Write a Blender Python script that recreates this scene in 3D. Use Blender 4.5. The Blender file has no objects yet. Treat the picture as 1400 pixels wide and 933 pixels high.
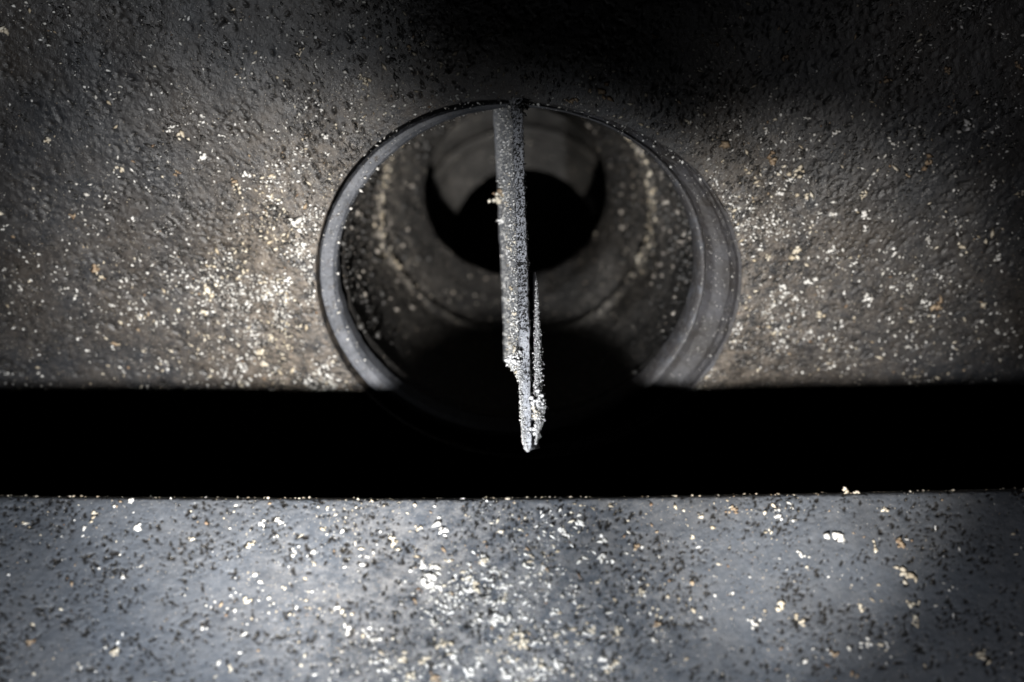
import bpy, math, random
import numpy as np
from mathutils import Vector, Matrix

random.seed(7); rng = np.random.default_rng(11)
S = bpy.context.scene
COL = S.collection

# ------------------------------------------------------------------ camera
FPX = 2000.0                      # focal length in pixels of the 1400 px wide photograph
cd = bpy.data.cameras.new('camera'); cam = bpy.data.objects.new('camera', cd); COL.objects.link(cam)
cam.location = (0, 0, 0); cam.rotation_euler = (math.radians(90), 0, 0)
cd.sensor_width = 36; cd.lens = FPX / 1400 * 36
cd.clip_start = 0.01; cd.clip_end = 50
cd.dof.use_dof = True; cd.dof.focus_distance = 0.905; cd.dof.aperture_fstop = cd.lens * .001 / 0.0165
S.camera = cam

# ------------------------------------------------------------------ light: low hand light, split into added spots that shape its pools
w = bpy.data.worlds.new('World'); S.world = w; w.use_nodes = True
w.node_tree.nodes['Background'].inputs[0].default_value = (0, 0, 0, 1)
w.node_tree.nodes['Background'].inputs[1].default_value = 0.0
S.view_settings.view_transform = 'Standard'; S.view_settings.look = 'None'
S.view_settings.gamma = 1; S.view_settings.exposure = 0
S.view_settings.use_curve_mapping = False

def spot(name, loc, target, power, cone, blend, size, color):
    d = bpy.data.lights.new(name, 'SPOT'); o = bpy.data.objects.new(name, d); COL.objects.link(o)
    o.location = loc
    o.rotation_euler = (Vector(target) - Vector(loc)).to_track_quat('-Z', 'Y').to_euler()
    d.energy = power; d.spot_size = math.radians(cone); d.spot_blend = blend
    d.shadow_soft_size = size; d.color = color
    return o
LY, LZ = 0.45, -0.2185
SZ = 0.013
spot('added_spot_left', (-0.075, LY, LZ), (-0.375, .95, 0.0825), 7.5, 66, .85, SZ, (.95, .97, 1.0))
spot('added_spot_left_near', (-0.070, LY, LZ), (-0.168, 1.0, 0.015), 28, 38, 1.0, SZ, (1.0, .95, .89))
spot('added_spot_right', (0.085, LY, LZ), (0.180, 1.0, 0.000), 23, 33, 1.0, SZ, (1.0, .96, .91))
spot('added_spot_right_wide', (0.09, LY, LZ), (0.46, .95, 0.02), 2.0, 76, 1.0, SZ, (.98, .97, 1.0))
spot('added_spot_centre', (-0.13, LY, LZ), (0.0, .90, -0.010), 16, 27, 1.0, .008, (.95, .97, 1.0))
spot('added_spot_low', (-0.06, LY, LZ), (-0.060, .74, -0.250), 12, 97, 1.0, SZ, (.93, .96, 1.0))
S.cycles.diffuse_bounces = 0                      # one small hand lamp in a black cavity: hardly any bounced light

# ------------------------------------------------------------------ helpers
PHI = math.radians(30)
ORG = Vector((0.006, 1.0, 0.0405))                     # middle of the opening
TV = Vector((0, -math.sin(PHI), math.cos(PHI)))        # up along the housing face
NV = Vector((0, -math.cos(PHI), -math.sin(PHI)))       # out of the housing face
SE = Vector((0, 0.85, -0.0876))                        # top edge of the slab
SA = math.radians(53)
SD = Vector((0, -math.cos(SA), -math.sin(SA)))         # down along the slab face
SN = Vector((0, -math.sin(SA), math.cos(SA)))          # out of the slab face

def pix(u, v): return Vector(((u - 700) / FPX, 1.0, (466.5 - v) / FPX))
def face_xt(u, v):                                     # local (x,t) on the housing face
    r = pix(u, v); k = ORG.dot(NV) / r.dot(NV); p = r * k - ORG
    return p.x, p.dot(TV)
def slab_xt(u, v):
    r = pix(u, v); k = SE.dot(SN) / r.dot(SN); p = r * k - SE
    return p.x, p.dot(SD)

def mesh_obj(name, V, F, mat, parent=None, smooth=True, attrs=None):
    V = np.asarray(V, dtype=np.float32); F = np.asarray(F, dtype=np.int32)
    me = bpy.data.meshes.new(name)
    n = F.shape[1]
    me.vertices.add(len(V)); me.vertices.foreach_set('co', V.ravel())
    me.loops.add(F.size); me.loops.foreach_set('vertex_index', F.ravel())
    me.polygons.add(len(F)); me.polygons.foreach_set('loop_start', np.arange(0, F.size, n, dtype=np.int32))
    if smooth: me.polygons.foreach_set('use_smooth', np.ones(len(F), dtype=bool))
    me.update(calc_edges=True); me.validate()
    for k, a in (attrs or {}).items():
        at = me.attributes.new(k, 'FLOAT', 'POINT'); at.data.foreach_set('value', np.asarray(a, dtype=np.float32).ravel())
    if mat: me.materials.append(mat)
    o = bpy.data.objects.new(name, me); COL.objects.link(o)
    if parent: o.parent = parent
    return o
def grid_faces(nr, nc, wrap=False):
    i = np.arange(nr - 1)[:, None]; j = np.arange(nc if wrap else nc - 1)[None, :]
    j2 = (j + 1) % nc
    return np.stack([i * nc + j, i * nc + j2, (i + 1) * nc + j2, (i + 1) * nc + j], -1).reshape(-1, 4)
def thing(name, label, cat, loc):
    o = bpy.data.objects.new(name, None); o.empty_display_size = .02; COL.objects.link(o)
    o.location = loc; o['label'] = label; o['category'] = cat
    return o
def keep(o, parent):                                   # parent keeping the world position (parents are unrotated)
    o.parent = parent; o.location = o.location - parent.location
    return o

# value noise / height rasters
def vnoise(h, wd, cell, seed):
    g = np.random.default_rng(seed); gh = int(h / cell) + 3; gw = int(wd / cell) + 3
    A = g.random((gh, gw)).astype(np.float32)
    y = np.arange(h) / cell; x = np.arange(wd) / cell
    yi = y.astype(int); xi = x.astype(int); fy = y - yi; fx = x - xi
    fy = (fy * fy * (3 - 2 * fy))[:, None]; fx = (fx * fx * (3 - 2 * fx))[None, :]
    a = A[yi][:, xi]; b = A[yi][:, xi + 1]; c = A[yi + 1][:, xi]; d = A[yi + 1][:, xi + 1]
    return (a * (1 - fx) + b * fx) * (1 - fy) + (c * (1 - fx) + d * fx) * fy - .5
class Relief:
    """height map over a rectangle: grain, pits and knobs; metres"""
    def __init__(s, x0, x1, y0, y1, res, seed, npit, nknob, pit=(.0006, .0014), depth=.0011, ang=None, amp=1., kh=.7):
        s.x0, s.y0, s.res = x0, y0, res
        W = int((x1 - x0) / res); H = int((y1 - y0) / res); s.W, s.H = W, H
        Z = np.zeros((H, W), np.float32)
        for c, a in ((.12, .004), (.03, .0011), (.008, .00035), (.003, .00028), (.0014, .00030)):
            Z += vnoise(H, W, c / res, seed + int(c * 1e4)) * a * amp
        P = np.zeros_like(Z)
        g = np.random.default_rng(seed)
        clump = vnoise(H, W, .02 / res, seed + 5) + vnoise(H, W, .006 / res, seed + 6) * .8
        def stamp(n, rr, dd, sign, gate):
            k = 0
            while k < n:
                X = g.integers(8, W - 8); Y = g.integers(8, H - 8)
                if clump[Y, X] < g.normal(gate, .25): continue
                k += 1
                ra = g.uniform(*rr) * g.choice([.6, .8, 1., 1.5]); el = g.uniform(1., 2.6)
                th = ang(s.x0 + X * res, s.y0 + Y * res) + g.normal(0, .35) if ang else g.uniform(0, 3.14)
                R = int(ra * el * 2 / res) + 2
                ya, yb, xa, xb = max(0, Y - R), min(H, Y + R + 1), max(0, X - R), min(W, X + R + 1)
                yy, xx = np.mgrid[ya - Y:yb - Y, xa - X:xb - X] * res
                p = (xx * math.cos(th) + yy * math.sin(th)) / (ra * el); q = (-xx * math.sin(th) + yy * math.cos(th)) / ra
                G = np.exp(-(p * p + q * q) ** 1.5)
                Z[ya:yb, xa:xb] += sign * G * dd * g.uniform(.5, 1.2)
                if sign < 0: P[ya:yb, xa:xb] = np.maximum(P[ya:yb, xa:xb], G)
        stamp(npit, pit, depth, -1, .05)
        stamp(nknob, (pit[0] * .8, pit[1] * .8), depth * kh, 1, .0)
        s.Z, s.P = Z, P
    def at(s, x, y, A=None):
        A = s.Z if A is None else A
        fx = np.clip((np.asarray(x) - s.x0) / s.res, 0, s.W - 2.001); fy = np.clip((np.asarray(y) - s.y0) / s.res, 0, s.H - 2.001)
        xi = fx.astype(int); yi = fy.astype(int); fx = fx - xi; fy = fy - yi
        return (A[yi, xi] * (1 - fx) + A[yi, xi + 1] * fx) * (1 - fy) + (A[yi + 1, xi] * (1 - fx) + A[yi + 1, xi + 1] * fx) * fy

# ------------------------------------------------------------------ materials
class NT:
    def __init__(s, name):
        s.m = bpy.data.materials.new(name); s.m.use_nodes = True; s.t = s.m.node_tree
        s.b = s.t.nodes['Principled BSDF']; s.tc = s.t.nodes.new('ShaderNodeTexCoord').outputs['Object']
    def n(s, typ, **kw):
        nd = s.t.nodes.new(typ)
        for k, v in kw.items():
            if k.startswith('i_'):
                key = k[2:]; key = int(key) if key.isdigit() else key.replace('_', ' ')
                if hasattr(v, 'is_output'): s.t.links.new(v, nd.inputs[key])
                else: nd.inputs[key].default_value = v
            else: setattr(nd, k, v)
        return nd
    def noise(s, scale, detail=4, rough=.6, vec=None):
        return s.n('ShaderNodeTexNoise', i_Vector=vec or s.tc, i_Scale=scale, i_Detail=detail, i_Roughness=rough).outputs['Fac']
    def ramp(s, fac, a, b, ca=(0, 0, 0, 1), cb=(1, 1, 1, 1)):
        r = s.t.nodes.new('ShaderNodeValToRGB'); s.t.links.new(fac, r.inputs[0])
        r.color_ramp.elements[0].position = a; r.color_ramp.elements[1].position = b
        r.color_ramp.elements[0].color = ca; r.color_ramp.elements[1].color = cb
        return r.outputs[0]
    def mix(s, fac, a, b):
        nd = s.t.nodes.new('ShaderNodeMix'); nd.data_type = 'RGBA'
        for sock, v in ((nd.inputs[0], fac), (nd.inputs[6], a), (nd.inputs[7], b)):
            if hasattr(v, 'is_output'): s.t.links.new(v, sock)
            else: sock.default_value = v
        return nd.outputs[2]
    def math(s, op, a, b=0.):
        nd = s.t.nodes.new('ShaderNodeMath'); nd.operation = op; nd.use_clamp = False
        for sock, v in ((nd.inputs[0], a), (nd.inputs[1], b)):
            if hasattr(v, 'is_output'): s.t.links.new(v, sock)
            else: sock.default_value = v
        return nd.outputs[0]
    def attr(s, name): return s.n('ShaderNodeAttribute', attribute_name=name).outputs['Fac']
    def specks(s, scale, size, frac, vec=None):
        """small dots: voronoi cells, only a random share of them, irregular edge"""
        wv = s.n('ShaderNodeTexNoise', i_Vector=s.tc, i_Scale=scale * 1.7, i_Detail=2.).outputs['Color']
        off = s.n('ShaderNodeVectorMath', operation='MULTIPLY_ADD', i_0=wv, i_1=(.9 / scale,) * 3, i_2=vec or s.tc).outputs[0]
        v = s.n('ShaderNodeTexVoronoi', i_Vector=off, i_Scale=scale, i_Randomness=1.)
        sel = s.n('ShaderNodeSeparateColor', i_0=v.outputs['Color'])
        rad = s.math('MULTIPLY', sel.outputs[1], size)
        inside = s.math('LESS_THAN', v.outputs['Distance'], rad)
        pick = s.math('LESS_THAN', sel.outputs[0], frac)
        return s.math('MULTIPLY', inside, pick), sel.outputs[2]
    def out(s, col, rough, bump=None, strength=.5, dist=.001, metal=0., spec=.5):
        for sock, v in (('Base Color', col), ('Roughness', rough), ('Metallic', metal), ('Specular IOR Level', spec)):
            if hasattr(v, 'is_output'): s.t.links.new(v, s.b.inputs[sock])
            else: s.b.inputs[sock].default_value = v
        if bump is not None:
            bn = s.n('ShaderNodeBump', i_Strength=strength, i_Distance=dist, i_Height=bump)
            s.t.links.new(bn.outputs[0], s.b.inputs['Normal'])
        return s.m

def paint(name, c1, c2, cdirt, dens, rough=.42, spec=.5):
    """old pitted paint: two tones, pits darkened as if in shadow, light mineral dust in specks"""
    k = NT(name)
    big = k.ramp(k.noise(14, 5), .38, .64)
    col = k.mix(big, c1, c2)
    fine = k.ramp(k.noise(420, 5, .7), .35, .7)
    col = k.mix(k.math('MULTIPLY', fine, .5), col, tuple(x * .45 for x in c1[:3]) + (1,))
    dust = k.attr('dust')
    dn = k.ramp(k.noise(120, 6, .75), .42, .66)
    film = k.math('MULTIPLY', k.math('MULTIPLY', dn, dust), .85)
    col = k.mix(film, col, cdirt)
    col = k.mix(k.ramp(k.attr('pit'), .25, .75), col, (.014, .013, .012, 1))  # shadow of the pits put into their colour
    h = k.math('ADD', k.math('MULTIPLY', k.noise(900, 4, .7), .5), k.math('MULTIPLY', k.noise(300, 3, .6), .8))
    fr = k.math('ADD', k.math('MULTIPLY', dust, .26 * dens), .02 * dens)
    for sc, sz in ((1100, .34), (2300, .42)):
        m, r = k.specks(sc, sz, fr)
        cc = k.mix(k.ramp(r, .2, .8), (.50, .42, .30, 1), (.80, .77, .70, 1))
        col = k.mix(m, col, cc); h = k.math('ADD', h, k.math('MULTIPLY', m, .5))
    rg = k.ramp(k.noise(60, 5), .3, .7, (rough - .08,) * 3 + (1,), (rough + .16,) * 3 + (1,))
    return k.out(col, rg, h, .55, .0012, 0., spec)

M_face = paint('sooty_housing_paint', (.023, .025, .029, 1), (.034, .028, .023, 1), (.22, .185, .15, 1), 1.0, .36)
M_slab = paint('blue_grey_slab_paint', (.104, .118, .140, 1), (.084, .091, .103, 1), (.40, .39, .38, 1), .7, .48)

def bore_mat(name, c1, c2, amt):
    k = NT(name)
    col = k.mix(k.ramp(k.noise(30, 6, .65), .35, .65), c1, c2)
    col = k.mix(k.ramp(k.noise(240, 4, .7), .45, .7), col, tuple(x * .35 for x in c1[:3]) + (1,))
    film = k.math('MULTIPLY', k.ramp(k.noise(110, 8, .85), .47, .58), k.attr('dust'))
    col = k.mix(film, col, (.40, .36, .31, 1))
    h = k.math('ADD', k.noise(260, 5, .7), k.math('MULTIPLY', k.noise(90, 4, .6), 1.5))
    for sc, sz, f in ((230, .30, .14 * amt), (600, .4, .22 * amt)):
        m, r = k.specks(sc, sz, f)
        col = k.mix(m, col, k.mix(r, (.45, .36, .27, 1), (.78, .72, .62, 1)))
    return k.out(col, .62, h, .9, .003)
M_bore = bore_mat('crusted_bore_metal', (.014, .013, .012, 1), (.045, .040, .035, 1), .5)
M_rear = bore_mat('dusty_rear_metal', (.022, .021, .019, 1), (.085, .078, .070, 1), .15)

def smooth_metal(name, c1, c2, rough, sp=.10, metal=0.):
    k = NT(name)
    col = k.mix(k.ramp(k.noise(45, 6, .6), .35, .65), c1, c2)
    col = k.mix(k.ramp(k.noise(500, 4, .7), .5, .75), col, tuple(x * .3 for x in c1[:3]) + (1,))
    if name == 'worn_rim_metal':
        sm = k.math('MULTIPLY', k.attr('right_dark'), k.ramp(k.noise(90, 6, .7), .25, .5)); col = k.mix(sm, col, (.036, .034, .035, 1))  # rim colour gets darker towards the right
        col = k.mix(k.ramp(k.noise(160, 6, .75), .56, .66), col, (.045, .038, .032, 1))
    m, r = k.specks(1300, .42, sp); col = k.mix(m, col, (.68, .66, .62, 1))
    h = k.math('ADD', k.noise(420, 5, .7), k.math('MULTIPLY', m, .6))
    return k.out(col, rough, h, .4, .0009, metal)
M_rim = smooth_metal('worn_rim_metal', (.070, .076, .088, 1), (.15, .158, .178, 1), .58, .10)
M_band = smooth_metal('rust_stained_band', (.018, .015, .013, 1), (.050, .050, .056, 1), .55, .08)
M_blade = smooth_metal('grey_blade_metal', (.36, .37, .40, 1), (.50, .51, .54, 1), .4, .12)

def grain_mat(name, c1, c2, rough=.55, spec=.5):
    k = NT(name)
    r = k.n('ShaderNodeNewGeometry').outputs['Random Per Island']
    return k.out(k.mix(k.ramp(r, .1, .9), c1, c2), rough, k.noise(1500, 3), .3, .0004, 0., spec)
M_white = grain_mat('white_mineral_grain', (.62, .60, .55, 1), (.88, .87, .84, 1))
M_cream = grain_mat('cream_mineral_grain', (.50, .42, .30, 1), (.76, .70, .58, 1))
M_tan = grain_mat('rusty_tan_grain', (.20, .13, .08, 1), (.40, .31, .21, 1))
M_dark = grain_mat('dark_scale_shade_grain', (.018, .017, .016, 1), (.05, .048, .045, 1), .5)  # dark grain for scale and for painted-in bump shadows
M_stone = grain_mat('grey_beige_crumb', (.14, .125, .11, 1), (.42, .38, .33, 1), .45)
M_salt = grain_mat('glassy_salt_crystal', (.42, .42, .42, 1), (.78, .77, .76, 1), .22, .7)

# ------------------------------------------------------------------ grains
OCT = np.array([(1, 0, 0), (-1, 0, 0), (0, 1, 0), (0, -1, 0), (0, 0, 1), (0, 0, -1)], float)
OCF = np.array([(0, 2, 4), (2, 1, 4), (1, 3, 4), (3, 0, 4), (2, 0, 5), (1, 2, 5), (3, 1, 5), (0, 3, 5)])
def grains(P, A, B, N, size, flat=.6, el=1.0, g=rng, th=None):
    """irregular 8 sided crumbs at points P in frame A,B,N"""
    n = len(P); size = np.asarray(size).reshape(-1, 1, 1)
    base = OCT[None] * g.uniform(.55, 1.25, (n, 6, 1))
    th = g.uniform(0, 6.28, n) if th is None else th; L = g.uniform(1, 1 + el, n)
    x = base[..., 0] * L[:, None]; y = base[..., 1]; z = base[..., 2] * flat
    x += g.normal(0, .2, (n, 6)); y += g.normal(0, .2, (n, 6))
    c, s_ = np.cos(th)[:, None], np.sin(th)[:, None]
    X = x * c - y * s_; Y = x * s_ + y * c
    A = np.asarray(A, float).reshape(-1, 1, 3); B = np.asarray(B, float).reshape(-1, 1, 3); N = np.asarray(N, float).reshape(-1, 1, 3)
    V = P[:, None, :] + (X[..., None] * A + Y[..., None] * B + z[..., None] * N) * size
    F = (OCF[None] + (np.arange(n) * 6)[:, None, None]).reshape(-1, 3)
    return V.reshape(-1, 3), F
ICO_V, ICO_F = None, None
def lump(name, P, A, B, N, size, mat, parent, el=1., ang=0., nb=7, flat=.35, seed=0):
    """one ragged flake: a handful of crumbs grown together"""
    g = np.random.default_rng(seed)
    q = g.normal(0, .42, (nb, 2)); q[0] = 0; q[:, 0] *= el
    c, s_ = math.cos(ang), math.sin(ang)
    qx = q[:, 0] * c - q[:, 1] * s_; qy = q[:, 0] * s_ + q[:, 1] * c
    A = np.array(A); B = np.array(B); N = np.array(N)
    pts = (qx[:, None] * A + qy[:, None] * B) * size
    V, F = grains(pts, A, B, N, g.uniform(.25, .5, nb) * size, flat, .8, g)
    o = mesh_obj(name, V, F, mat, None, False)
    o.location = P; keep(o, parent)
    return o

# ================================================================== HOUSING
housing = thing('metal_housing', 'dark pitted metal housing with a round bore, filling the upper half above the black gap', 'machine housing', ORG)
housing['kind'] = 'thing'
AX = (1, 0, 0)
def ang_face(x, t):                                    # pits stretch outwards, the way bump shadows run
    return math.atan2(t + .12, x)
RL = Relief(-.50, .50, -.32, .36, .0005, 21, 20000, 6000, pit=(.00035, .0009), depth=.0013, ang=ang_face, kh=.4)
wR = lambda th: (1 + np.cos(th)) / 2                   # 0 on the left, 1 on the right
def sq(th): return np.exp(-((th - math.radians(74)) / math.radians(38)) ** 2)
def sqz(r, th): return r * (1 - sq(th)) + (.1255 + (r - .1255) * .22) * sq(th)
def r_body(th): return sqz(.1395 + .0105 * wR(th) ** 1.5 - .0 * th, np.where(th < 4.4, th, th - 2 * math.pi))
def base_n(x, t):                                      # gentle large shape of the face
    r = np.hypot(x, t)
    return .004 * np.exp(-((r - .15) / .03) ** 2) - .05 * np.clip(-t - .105, 0, 1) ** 1.2
def dustf(x, t):
    r = np.hypot(x, t)
    a = np.exp(-((r - .15) / .055) ** 2) * np.where(x < 0, 1.0, .62) * np.clip(1.15 - np.clip(t, 0, 1) * 6.5, .12, 1)
    b = .28 * np.exp(-((t + .03) / .07) ** 2) * np.exp(-(x / .38) ** 2)
    c = .04 + .03 * np.sin(x * 40 + t * 23)
    return np.clip(a + b + c, 0, 1)
def face_pt(x, t, lift=0.):
    x = np.asarray(x); t = np.asarray(t)
    n = base_n(x, t) + RL.at(x, t) * np.clip((np.hypot(x, t) - .138) / .012, .25, 1) + lift
    return np.stack([x, t * TV.y + n * NV.y, t * TV.z + n * NV.z], -1)

th_hi = np.linspace(math.radians(-42), math.radians(222), 1220)
th_lo = np.linspace(math.radians(222), math.radians(318), 60)[1:-1]
TH = np.concatenate([th_hi, th_lo]); NTH = len(TH)
NR = 400
g_ = np.linspace(0, 1, NR)
R0 = r_body(TH)[None, :]
R = R0 * np.exp(g_[:, None] * np.log(.62 / R0))
X = R * np.cos(TH); T = R * np.sin(TH)
V = face_pt(X, T)
# rolled-in inner edge, and a folded-back outer skirt
inner = []
for dr, dn in ((-.0012, -.012), (-.0006, -.004), (-.0002, -.001)):
    r = r_body(TH) + dr; x = r * np.cos(TH); t = r * np.sin(TH)
    p = face_pt(x, t, dn); inner.append(p)
skirt = V[-1] - np.array(NV)[None] * .15
Vall = np.concatenate([np.stack(inner), V, skirt[None]], 0)
nrow = Vall.shape[0]
Xa = Vall[..., 0]; Ta = Vall @ np.array(TV)
o = mesh_obj('outer_face', Vall.reshape(-1, 3), grid_faces(nrow, NTH, True), M_face, housing,
             attrs={'pit': RL.at(Xa, Ta, RL.P), 'dust': dustf(Xa, Ta)})

# --- rim ring and wear band (loops round the bore, radius differs left to right)
def loft(name, rows, mat, parent, nth=900, rough=.0003, seed=1, sub=5, knob=0.):
    """rows: (rL,nL,rR,nR[,cL,cR]) ; radii and heights left and right"""
    th = np.linspace(0, 2 * math.pi, nth, endpoint=False); W = wR(th)
    rs = np.array(rows, float)
    k = np.linspace(0, len(rows) - 1, (len(rows) - 1) * sub + 1)
    i = np.minimum(k.astype(int), len(rows) - 2); f = k - i; f = f * .35 + .65 * f * f * (3 - 2 * f)
    q = rs[i] * (1 - f[:, None]) + rs[i + 1] * f[:, None]
    r = q[:, 0:1] * (1 - W) + q[:, 2:3] * W; n = q[:, 1:2] * (1 - W) + q[:, 3:4] * W
    nz = np.zeros((len(k), nth), np.float32)
    for c, a in ((60, 2.2), (14, 1.3), (5, 1.0), (2, .8)):
        z = vnoise(len(k), nth + c * 2, c / 1.0, seed + c)[:, :nth]
        bl = np.clip(np.arange(nth) / 30., 0, 1); z = z * bl + z[:, :1] * (1 - bl) * 1.0
        e = np.clip((nth - np.arange(nth)) / 30., 0, 1); z = z * e + z[:, :1] * (1 - e)
        nz += z * a
    r = sqz(r, np.where(th < 4.4, th, th - 2 * math.pi)[None]) + nz * rough; n = n * (1 - .75 * sq(np.where(th < 4.4, th, th - 2 * math.pi)))[None] + nz * rough * .6
    x = r * np.cos(th); t = r * np.sin(th)
    P = np.stack([x, t * TV.y + n * NV.y, t * TV.z + n * NV.z], -1)
    return mesh_obj(name, P.reshape(-1, 3), grid_faces(len(k), nth, True), mat, parent, attrs={'right_dark': np.broadcast_to(np.clip(W * 1.6 - .35, 0, 1), nz.shape)})
loft('opening_rim', [(.1378, -.014, .1300, -.014), (.1376, -.003, .1268, -.0065), (.1362, .0012, .1258, -.0050), (.1320, .0016, .1240, -.0055), (.1280, .0004, .1222, -.0075), (.1256, -.004, .1205, -.012), (.1250, -.016, .1192, -.020), (.1300, -.022, .1240, -.024)],
     M_rim, housing, rough=.00038, seed=31)
loft('wear_band', [(.1400, -.012, .1530, -.004), (.1396, -.009, .1500, .0040), (.1392, -.010, .1478, .0034), (.1388, -.011, .1458, .0006), (.1384, -.012, .1440, .0012), (.1381, -.013, .1415, -.0012), (.1380, -.014, .1370, -.003), (.1379, -.015, .1320, -.0042), (.1378, -.016, .1255, -.0095)],
     M_band, housing, rough=.0009, seed=57)

# --- bore: loops given by centre (world), radius and tilt
def tunnel(name, loops, mat, parent, nth=640, sub=24, rough=.0009, seed=3, ridges=()):
    L = np.array(loops, float)                       # cx,cy,cz,r,tilt
    k = np.linspace(0, len(L) - 1, (len(L) - 1) * sub + 1); i = np.minimum(k.astype(int), len(L) - 2); f = (k - i)[:, None]
    q = L[i] * (1 - f) + L[i + 1] * f
    th = np.linspace(0, 2 * math.pi, nth, endpoint=False)
    nz = np.zeros((len(k), nth))
    for c, a in ((40, 2.), (12, 1.4), (5, 1.)):
        z = vnoise(len(k), nth, c, seed + c); e = np.clip((nth - np.arange(nth)) / 30., 0, 1); z = z * e + z[:, :1] * (1 - e)
        nz += z * a
    r = q[:, 3:4] + nz * rough
    for kk, wd, hh, wob in ridges:
        kc = kk + wob * np.sin(th * 3 + 1) + wob * .6 * np.sin(th * 7)
        r = r - hh * np.exp(-((k[:, None] - kc[None]) / wd) ** 2) * (1 + nz * .35)
    x = r * np.cos(th); t = r * np.sin(th); ti = q[:, 4:5]
    P = np.stack([q[:, 0:1] + x, q[:, 1:2] - t * np.sin(ti), q[:, 2:3] + t * np.cos(ti)], -1) - np.array(ORG)
    D = np.zeros((len(k), nth))
    for kk, wd, hh, wob in ridges[:1]:
        kc = kk + wob * np.sin(th * 3 + 1) + wob * .6 * np.sin(th * 7)
        side_light = (.45 + .55 * np.clip(-np.cos(th - .2), 0, 1)) * np.abs(np.cos(th + .15)) ** 1.6  # dust weighted as painted light: brighter left wall, shaded floor
        D = np.exp(-((k[:, None] - kc[None]) / .07) ** 2) * side_light + .55 * side_light * np.exp(-((k[:, None] - 1.9) / .55) ** 2)
    return mesh_obj(name, P.reshape(-1, 3), grid_faces(len(k), nth, True), mat, parent, attrs={'dust': D}), P
O = np.array(ORG); Nn = -np.array(NV)
c0 = O + Nn * .020; A_C = np.array((.003, 1.20, .1215))
bore, BP = tunnel('bore_wall', [(c0[0] - .001, c0[1], c0[2], .1235, PHI),
                        tuple(c0 * .62 + A_C * .38) + (.1215, PHI * .95),
                        tuple(c0 * .25 + A_C * .75) + (.107, PHI * .92),
                        tuple(A_C) + (.0755, PHI * .9),
                        (A_C[0], A_C[1] + .008, A_C[2] + .003, .0765, PHI * .9),
                        (A_C[0], A_C[1] + .012, A_C[2] + .003, .090, PHI * .9)],
       M_bore, housing, rough=.0013, ridges=((1.9, .05, .0040, .05), (.12, .04, .002, .03)))
tunnel('rear_chamber', [(.003, 1.205, .125, .150, .3), (.003, 1.26, .12, .150, .1), (.003, 1.335, .115, .150, 0)], M_rear, housing, sub=10, rough=.001, seed=8)
tunnel('back_plate', [(.010, 1.330, .096, .170, 0), (.010, 1.326, .096, .100, 0), (.010, 1.319, .096, .097, 0), (.010, 1.320, .096, .090, 0), (.010, 1.327, .096, .087, 0), (.0117, 1.328, .092, .0655, 0), (.0117, 1.335, .092, .066, 0), (.0117, 1.36, .092, .12, 0), (.0117, 1.75, .092, .14, 0)],
       M_rear, housing, sub=6, rough=.0008, seed=9)
k_ = np.linspace(0, 2 * math.pi, 48, endpoint=False)
capV = np.concatenate([[(0, 0, 0)], np.stack([.15 * np.cos(k_), 0 * k_, .15 * np.sin(k_)], -1)]) + np.array((.0117, 1.748, .092)) - O
capF = np.array([(0, 1 + i, 1 + (i + 1) % 48) for i in range(48)])
mesh_obj('end_cap', capV, capF, M_bore, housing, False)

# --- grit on the face
def scatter_face(n, dens_pow, smin, smax, mat, name, seed, lift=.0, flat=.4, el=1.1, base=.06, pw=9, orient=False):
    g = np.random.default_rng(seed); xs = []; ts = []
    cl = vnoise(RL.H, RL.W, .012 / RL.res, seed) + vnoise(RL.H, RL.W, .03 / RL.res, seed + 1)
    while sum(map(len, xs)) < n:
        x = g.uniform(-.42, .42, 60000); t = g.uniform(-.13, .24, 60000)
        r = np.hypot(x, t); th = np.arctan2(t, x)
        p = (base + dustf(x, t) ** dens_pow) * np.clip(.38 + RL.at(x, t, cl) * 2.6, .02, 1.8)
        ok = (g.random(60000) < p * .7) & (r > r_body(th) + .0015)
        xs.append(x[ok]); ts.append(t[ok])
    x = np.concatenate(xs)[:n]; t = np.concatenate(ts)[:n]
    size = smin + (smax - smin) * g.random(n) ** pw
    th = np.arctan2(t + .12, x) + g.normal(0, .3, n) if orient else None
    P = face_pt(x, t, 0) + np.array(NV) * (size * lift)[:, None]
    V, F = grains(P, AX, TV, NV, size, flat, el, g, th)
    o = mesh_obj(name, V, F, mat, housing, False); o['kind'] = 'stuff'; return o
scatter_face(30000, 2.0, .00008, .0013, M_white, 'white_grit', 101, .2)
scatter_face(6000, 1.5, .00012, .0015, M_cream, 'cream_grit', 102, .2, .4, 1.8)
scatter_face(1500, .9, .0002, .0014, M_tan, 'rusty_grit', 103, .1, .4, 1.5, .1)
scatter_face(26000, .5, .00020, .0011, M_dark, 'shade_grit', 104, .3, .8, 2.2, .35, 4, True)  # dark grains laid outwards in place of bump shadow streaks

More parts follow.
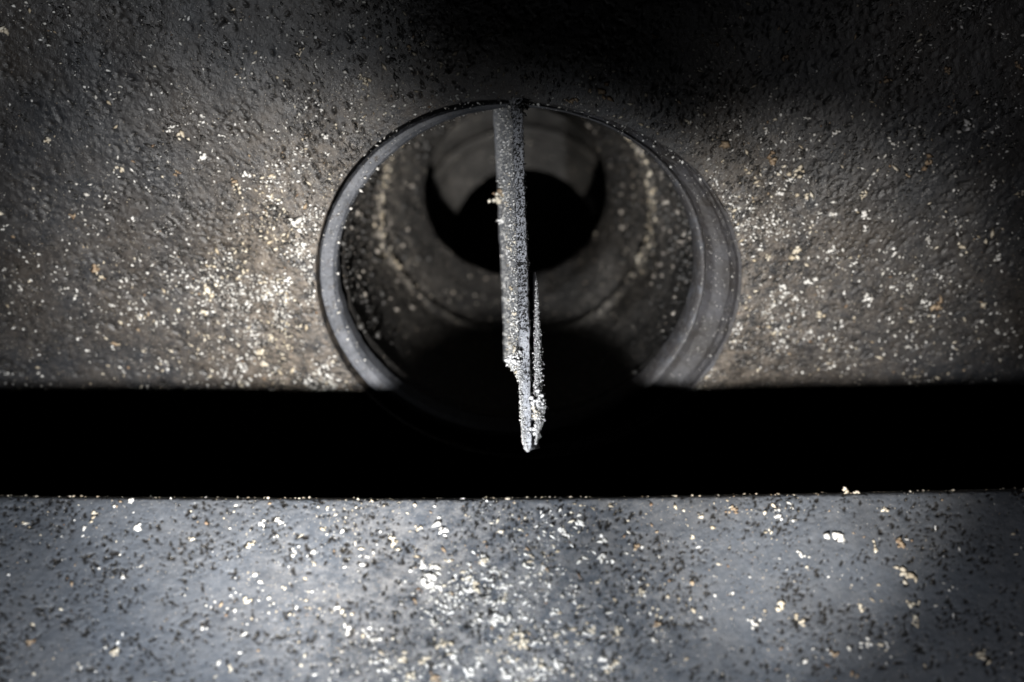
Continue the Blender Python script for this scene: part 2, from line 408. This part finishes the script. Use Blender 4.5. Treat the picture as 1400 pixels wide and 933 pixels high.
# --- the larger flakes one can pick out
W_, C_, T_ = M_white, M_cream, M_tan
FL = [(250,185,13,C_),(232,178,9,W_),(275,215,10,W_),(408,299,16,W_),(283,397,16,C_),(278,425,10,C_),(181,300,7,W_),(316,352,7,W_),(500,108,9,C_),
 (4,42,12,C_),(166,231,9,C_),(328,262,12,C_),(318,248,8,T_),(130,368,10,T_),(137,378,8,C_),(253,22,7,W_),(205,62,6,W_),(5,312,8,W_),(358,482,12,C_),(364,497,10,C_),
 (190,430,6,W_),(166,503,7,W_),(178,423,6,W_),(222,441,6,W_),(153,417,5,W_),(286,515,8,C_),(445,183,8,W_),(412,70,7,C_),(414,45,6,W_),(336,238,7,W_),(370,266,9,W_),
 (305,185,6,W_),(155,470,8,T_),(165,441,7,C_),(66,190,8,C_),(160,228,7,C_),(493,104,6,C_),(545,318,1,W_),(370,460,7,C_),(395,377,10,W_),(378,392,7,W_),(338,340,6,C_),(243,236,7,T_),
 (120,480,5,W_),(372,533,7,W_),(330,527,8,C_),(420,330,9,W_),(560,62,7,T_),(300,460,6,C_),(98,295,7,T_),(446,205,7,W_),(530,50,5,W_),(580,60,6,C_),
 (895,50,9,T_),(1086,346,15,C_),(1079,362,10,C_),(1110,388,17,W_),(1073,400,13,W_),(1087,409,9,W_),(1185,410,12,W_),(1223,348,11,W_),(1327,171,13,W_),(1145,182,9,W_),
 (1141,294,11,W_),(1183,296,10,W_),(1103,270,14,C_),(1080,246,9,W_),(1068,265,11,W_),(1090,234,14,C_),(1284,420,16,T_),(1271,417,8,W_),(1263,414,7,W_),(1297,97,9,T_),(1257,72,6,W_),(1392,90,7,T_),
 (985,196,16,T_),(983,268,8,W_),(1318,339,11,C_),(1366,350,9,W_),(1345,418,8,C_),(1184,312,10,W_),(1038,338,9,W_),(1054,215,13,T_),(1269,225,12,T_),(1223,198,9,W_),(1247,440,7,C_),(1319,438,6,C_),
 (1344,441,6,W_),(1179,271,9,C_),(1120,430,9,C_),(1155,402,7,W_),(1246,393,7,W_),(1219,394,6,W_),(1270,330,6,W_),(1137,345,9,W_),(1172,360,8,W_),(1102,247,7,W_),(1053,250,6,W_),(1357,254,9,W_),(1397,264,8,C_),
 (1047,180,9,W_),(1102,162,6,W_),(1211,113,9,T_),(1075,78,9,T_),(1060,455,7,C_),(1135,478,6,C_),(1050,350,8,C_),(1105,455,6,W_),(825,124,14,T_),(782,136,9,T_),(1242,242,9,T_),(976,60,6,T_),(1036,505,7,C_),(1140,500,6,W_)]
for i, (u, v, sz, m) in enumerate(FL):
    if sz < 3: continue
    x, t = face_xt(u, v)
    if math.hypot(x, t) < .152 and x > 0 and t < .1: continue
    p = face_pt(np.array([x]), np.array([t]), .0006)[0] + O
    lump('mineral_flake', p, AX, TV, NV, sz * .00034, m, housing, 1. + (i * 37 % 10) / 8., i * 1.3, 5 + i % 5, .35, 500 + i)

# --- crumbs along the rim and in the bore
def rim_pts(n, seed, a0, a1, rl, rr, nn):
    g = np.random.default_rng(seed); th = g.uniform(a0, a1, n); W = wR(th)
    r = g.uniform(0, 1, n); rad = (rl[0] + (rl[1] - rl[0]) * r) * (1 - W) + (rr[0] + (rr[1] - rr[0]) * r) * W
    rad = sqz(rad, th); x = rad * np.cos(th); t = rad * np.sin(th); n_ = np.full(n, nn)
    return np.stack([x, t * TV.y + n_ * NV.y, t * TV.z + n_ * NV.z], -1), g
P1, g1 = rim_pts(160, 71, math.radians(88), math.radians(215), (.1262, .1370), (.1210, .1290), .0012)
P2, g2 = rim_pts(220, 72, math.radians(100), math.radians(215), (.1252, .1275), (.1200, .121), -.001)
P3, g3 = rim_pts(160, 73, math.radians(-35), math.radians(60), (.137, .138), (.1440, .1500), .0012)
P4, g4 = rim_pts(500, 74, math.radians(40), math.radians(140), (.1375, .1405), (.130, .150), .0008)
Pr = np.concatenate([P1, P2, P3, P4])
Pr = Pr[::2] + g1.normal(0, .0006, Pr[::2].shape); sz = .00015 + .0013 * g1.random(len(Pr)) ** 6
V, F = grains(Pr, AX, TV, NV, sz, .7, .8, g1)
mesh_obj('rim_grit', V, F, M_white, housing, False)['kind'] = 'stuff'
def bore_grains(n, seed, s0, s1, mat, name, kr):
    g = np.random.default_rng(seed); nk, nt = BP.shape[:2]
    a = g.random(n); ki = (kr[0] + (kr[1] - kr[0]) * a).astype(int); ti = g.integers(0, nt, n)
    if name == 'ridge_crust':
        th = ti / nt * 2 * math.pi
        ki = np.clip(24 * (1.9 + .05 * np.sin(th * 3 + 1) + .03 * np.sin(th * 7)) + g.normal(0, 1.3, n), 1, nk - 2).astype(int)
    side_light = np.abs(np.cos(ti / nt * 2 * math.pi)); keep_ = (g.random(n) < side_light ** 1.6) & (np.sin(ti / nt * 2 * math.pi) > g.normal(-.45, .15, n))  # crumbs thinned on the floor to paint in its shade
    ki = ki[keep_]; ti = ti[keep_]; n = len(ki)
    P = BP[ki, ti] + g.normal(0, .0004, (n, 3))
    V, F = grains(P, (1, 0, 0), TV, NV, s0 + (s1 - s0) * g.random(n) ** 6, .9, .8, g)
    mesh_obj(name, V, F, mat, housing, False)['kind'] = 'stuff'
bore_grains(2600, 81, .0004, .0026, M_stone, 'bore_crumbs', (8, 70))
bore_grains(2400, 82, .0003, .0020, M_cream, 'ridge_crust', (3, 47))
bore_grains(7000, 83, .0008, .0034, M_dark, 'bore_scale', (1, 70))

# ================================================================== SLAB
slab = thing('metal_slab', 'blue grey pitted metal slab in front, its straight upper edge crossing the bottom of the picture', 'metal slab', SE)
RS = Relief(-.40, .40, -.02, .16, .0005, 77, 17000, 3500, pit=(.0003, .0007), depth=.0007, ang=lambda x, t: math.atan2(-.35 + t, x) , amp=.7, kh=.6)
nx, ny = 900, 200
xs = np.linspace(-.42, .42, nx)
def edge_off(x): return .0025 - .0040 * (np.abs(x + .02) / .3) ** 1.6 - .002 * x / .3     # the edge sags a little in the middle
def slab_pt(x, t, lift=0.):
    t2 = t + edge_off(x) * np.exp(-t / .05)
    n = RS.at(x, t) * np.clip(t / .004, .3, 1) - .0030 * np.exp(-t / .0022) + lift
    return np.stack([x, t2 * SD.y + n * SN.y, t2 * SD.z + n * SN.z], -1)
ts = np.concatenate([np.linspace(0, .006, 14)[:-1], np.linspace(.006, .135, ny - 30), np.linspace(.14, .24, 18)])
Xg, Tg = np.meshgrid(xs, ts)
V = slab_pt(Xg, Tg)
back = V[0] - np.array(SN) * .030; roll = V[0] - np.array(SN) * .003 + np.array(SD) * -.0004
bot = V[-1] - np.array(SN) * .030
Vs = np.concatenate([bot[None], back[None], roll[None], V, bot[None]], 0)
Ts = np.concatenate([np.zeros((3, nx)), Tg, np.zeros((1, nx))]); Xs2 = np.broadcast_to(xs, Ts.shape)
slab_dust = lambda x, t: np.clip(.10 + .75 * np.exp(-((x + .02) / .085) ** 2) * np.clip(.25 + t / .09, 0, 1) + .25 * np.exp(-((x + .01) / .12) ** 2) * np.exp(-t / .02), 0, 1)
nr = Vs.shape[0]
faces = grid_faces(nr, nx)
mesh_obj('slab_body', Vs.reshape(-1, 3), faces[:, ::-1], M_slab, slab,
         attrs={'pit': RS.at(Xs2, Ts, RS.P), 'dust': slab_dust(Xs2, Ts)})
def scatter_slab(n, smin, smax, mat, name, seed, base, flat=.4, el=1.8, power=1.):
    g = np.random.default_rng(seed); xs_ = []; t_ = []
    cl = vnoise(RS.H, RS.W, .012 / RS.res, seed) + vnoise(RS.H, RS.W, .03 / RS.res, seed + 1)
    while sum(map(len, xs_)) < n:
        x = g.uniform(-.38, .38, 30000); t = g.uniform(.0, .135, 30000)
        p = (base + slab_dust(x, t) ** power) * np.clip(.38 + RS.at(x, t, cl) * 2.6, .02, 1.8)
        ok = g.random(30000) < p * .7; xs_.append(x[ok]); t_.append(t[ok])
    x = np.concatenate(xs_)[:n]; t = np.concatenate(t_)[:n]
    size = smin + (smax - smin) * g.random(n) ** 6
    V, F = grains(slab_pt(x, t, size * .2), AX, SD, SN, size, flat, el, g)
    mesh_obj(name, V, F, mat, slab, False)['kind'] = 'stuff'
scatter_slab(4200, .00012, .0013, M_white, 'white_grit', 201, .02, power=2.)
scatter_slab(1500, .0002, .0013, M_cream, 'cream_grit', 202, .02)
scatter_slab(400, .0003, .0013, M_tan, 'rusty_grit', 203, .25)
scatter_slab(5000, .0002, .0009, M_dark, 'shade_grit', 204, .9, .5, .8)  # dark grains in place of small bump shadows
g = np.random.default_rng(205); n = 500                                           # crumbs standing on the very edge
x = g.uniform(-.36, .36, n); t = g.uniform(-.0003, .0012, n)
V, F = grains(slab_pt(x, np.clip(t, 0, 1), .0), AX, SD, SN, .0002 + .0011 * g.random(n) ** 4, .9, .8, g)
mesh_obj('edge_crumbs', V, F, M_cream, slab, False)['kind'] = 'stuff'
SF = [(190,720,15,W_),(181,683,9,W_),(580,770,15,W_),(588,785,17,W_),(592,799,13,W_),(600,714,15,W_),(610,722,10,W_),(572,720,10,C_),(540,740,12,C_),(680,846,15,W_),(689,802,11,W_),(689,818,9,C_),(712,880,17,C_),
 (710,866,10,C_),(790,712,15,W_),(824,759,14,W_),(826,736,10,W_),(828,901,13,W_),(840,907,11,C_),(648,800,13,C_),(460,829,8,W_),(475,860,12,W_),(1145,735,16,W_),(1238,786,17,C_),(1232,745,13,T_),(1196,748,9,C_),(1030,852,12,W_),
 (1070,832,13,C_),(1094,850,11,C_),(1187,879,9,W_),(1345,898,13,C_),(262,735,8,C_),(359,712,9,W_),(157,890,10,C_),(1158,674,10,C_),(1174,675,8,C_),(1177,832,10,C_),(1250,825,9,C_),(1252,855,9,C_),(1095,758,8,W_),(1209,698,9,C_),
 (758,837,10,W_),(660,770,10,W_),(675,780,9,W_),(663,765,8,C_),(786,820,9,W_),(790,830,8,C_),(810,858,9,C_),(605,882,10,C_),(622,898,11,W_),(552,898,12,C_),(528,905,9,W_),(527,916,8,W_),(582,900,9,C_),(596,930,11,T_),(640,920,12,W_),
 (700,905,9,W_),(735,925,12,W_),(760,905,9,W_),(732,878,8,W_),(760,870,9,C_),(870,745,8,T_),(875,810,7,C_),(1000,697,10,T_),(1065,706,8,W_),(1054,730,7,C_),(1140,895,9,T_),(1165,920,8,T_),(340,745,7,C_),(383,710,8,W_),(276,858,6,W_),(298,905,7,W_),(337,820,8,C_),(130,705,9,C_),(42,880,8,T_),
 (315,912,9,C_),(430,770,6,C_),(402,752,8,W_),(773,728,9,W_),(742,775,8,W_),(900,852,9,T_),(690,925,12,W_),(655,905,11,W_),(560,925,12,C_),(845,860,8,C_),(815,795,8,C_)]
So = np.array(SE)
for i, (u, v, sz_, m) in enumerate(SF):
    x, t = slab_xt(u, v)
    p = slab_pt(np.array([x]), np.array([max(t, .0005)]), .0005)[0] + So
    lump('mineral_flake', p, AX, SD, SN, sz_ * .00030, m, slab, 1. + (i * 31 % 10) / 9., i * 1.7, 5 + i % 5, .4, 900 + i)

# ================================================================== BLADE
def at(u, v, d): return np.array(((u - 700) / FPX * d, d, (466.5 - v) / FPX * d))
B0 = Vector(at(702, 140, .935))
blade = thing('divider_blade', 'thin salt-crusted metal blade hanging down across the middle of the round opening', 'blade', B0)
# stations down the blade: v, front-left u, front-right u, front depth, back u, back depth, back v
ST = [(134, 701, 715, .930, 672, .985, 134), (200, 703, 716, .925, 676, 1.00, 190), (270, 705, 718, .915, 679, 1.02, 250), (340, 707, 720, .905, 682, 1.04, 315),
      (410, 709, 722, .895, 685, 1.05, 380), (480, 711, 724, .885, 688, 1.06, 440), (508, 712, 724.5, .881, 689, 1.06, 492), (522, 713, 725, .879, 712, .93, 515), (560, 715, 725.5, .874, 713, .91, 555), (595, 716.5, 726, .868, 716, .895, 590), (610, 719, 725.5, .867, 719, .885, 606), (616, 721.5, 724, .867, 721.5, .88, 613)]
SA_ = np.array(ST, float); nk = 260
kk = np.linspace(0, len(ST) - 1, nk); Q = np.stack([np.interp(kk, range(len(ST)), SA_[:, j]) for j in range(7)], 1)
rowsP = []
gb = np.random.default_rng(5)
for q in Q:
    v, ul, ur, d, ub, db, vb = q
    FLp, FRp = at(ul, v, d), at(ur, v, d); BLp = at(ub, vb, db); BRp = BLp + np.array((.0075, .001, 0))
    ring = []
    for a, b, m in ((FLp, FRp, 6), (FRp, BRp, 14), (BRp, BLp, 4), (BLp, FLp, 40)):
        for s in range(m): ring.append(a + (b - a) * s / m)
    rowsP.append(ring)
Bp = np.array(rowsP) - np.array(B0); nc = Bp.shape[1]
nz = sum(vnoise(nk, nc, c, 300 + int(c)) * a for c, a in ((10, .0007), (3, .0006), (1.5, .0005)))
nz[:, -1] = nz[:, 0]
Bp[..., 0] += nz; Bp[..., 1] += nz * .5
mesh_obj('blade_body', Bp.reshape(-1, 3), grid_faces(nk, nc, True), M_blade, blade)
F_end = [(nc * (nk - 1) + i, nc * (nk - 1) + (i + 1) % nc) for i in range(nc)]
ce = Bp[-1].mean(0)
mesh_obj('blade_tip', np.concatenate([Bp[-1], [ce]]), np.array([(i, (i + 1) % nc, nc) for i in range(nc)]), M_blade, blade, False)
def crystals(name, n, seed, k0, k1, c0_, c1_, off, s0, s1, mat=M_salt, kp=1., spread=.0006, sp=4):
    g = np.random.default_rng(seed)
    k = (k0 + (k1 - k0) * g.random(n) ** kp); ki = np.clip((k * (nk - 1)).astype(int), 0, nk - 1)
    ci = g.uniform(c0_, c1_, n).astype(int) % nc
    P = Bp[ki, ci] + g.normal(0, spread, (n, 3)) + np.array(off)
    V, F = grains(P, (1, 0, 0), (0, 0, 1), (0, -1, 0), s0 + (s1 - s0) * g.random(n) ** sp, 1., .7, g)
    mesh_obj(name, V, F, mat, blade, False)['kind'] = 'stuff'
# crust on the left shoulder of the front edge, on the left face and on the right flank
crystals('shoulder_crystals', 3600, 401, .42, 1., nc - 5, nc + 1.5, (0, 0, 0), .00012, .0007, spread=.0005, kp=.8)
crystals('face_crystals', 14000, 402, .02, .9, 30, nc - 1, (-.0001, 0, 0), .00010, .0009, M_white, sp=7)
crystals('face_crumbs', 160, 403, .15, .6, 40, nc - 1, (-.0003, 0, 0), .0004, .0018, M_cream)
crystals('edge_dark_grains', 5500, 404, .0, .42, 0, 7, (0, 0, 0), .00012, .0006, M_dark)  # dark grains make the upper front edge darker
crystals('thin_edge_dark_grains', 2600, 405, .30, .85, 0, 7, (0, 0, 0), .00010, .0005, M_dark, kp=1.9)  # sparser dark grains further down the edge
def flank():
    g = np.random.default_rng(410); n = 9000
    a = g.random(n) ** .45; v = 375 + a * 232
    u = 733 + (v - 375) * .022 - 5.5 * np.clip((v - 560) / 47, 0, 1) ** 2 + g.normal(0, .8 * (1.0 + 2.2 * np.sin(np.pi * a ** 1.3) + 2.2 * np.exp(-((v - 560) / 20) ** 2)) * np.clip((614 - v) / 30, .25, 1), n); d = .905 - .04 * a + g.normal(0, .004, n)
    P = np.stack([(u - 700) / FPX * d, d, (466.5 - v) / FPX * d], -1) - np.array(B0)
    return P, g
P, g = flank()
V, F = grains(P, (1, 0, 0), (0, 0, 1), (0, -1, 0), .00012 + .0006 * g.random(len(P)) ** 4, 1., .6, g)
mesh_obj('flank_crystals', V, F, M_salt, blade, False)['kind'] = 'stuff'
# web that carries the flank crust
wv = []
for a in np.linspace(0, 1, 60):
    v = 372 + a * 234; u = 732 + (v - 372) * .022 - 6 * max(0, (v - 555) / 51) ** 2; d = .912 - .04 * a; wh = .4 + 3.4 * math.sin(math.pi * min(a ** .7, 1)) * .9
    wv.append([at(726 + (v - 372) * .01, v, d + .012), at(u - wh, v, d), at(u + wh, v, d), at(u + wh - 2, v, d + .03), at(720, v, d + .05)])
wv = np.array(wv) - np.array(B0); mesh_obj('flank_web', wv.reshape(-1, 3), grid_faces(60, 5, True), M_band, blade)
for i, (u, v, d, s, m) in enumerate([(697, 491, .885, 10, M_salt), (703, 497, .88, 9, M_salt), (706, 487, .882, 9, M_salt), (738, 577, .868, 10, M_salt), (731, 592, .868, 10, M_salt), (733, 566, .868, 12, M_cream),
                                    (740, 553, .87, 9, M_salt), (680, 272, .99, 13, M_cream), (735, 548, .868, 11, M_salt), (713, 151, .925, 9, M_dark), (717, 146, .927, 9, M_dark), (686, 300, .99, 10, M_white), (684, 262, .985, 9, M_tan)]):
    lump('crystal_clump', at(u, v, d), (1, 0, 0), (0, 0, 1), (0, -1, 0), s * .00036, m, blade, 1.1, i, 12, .8, 700 + i)
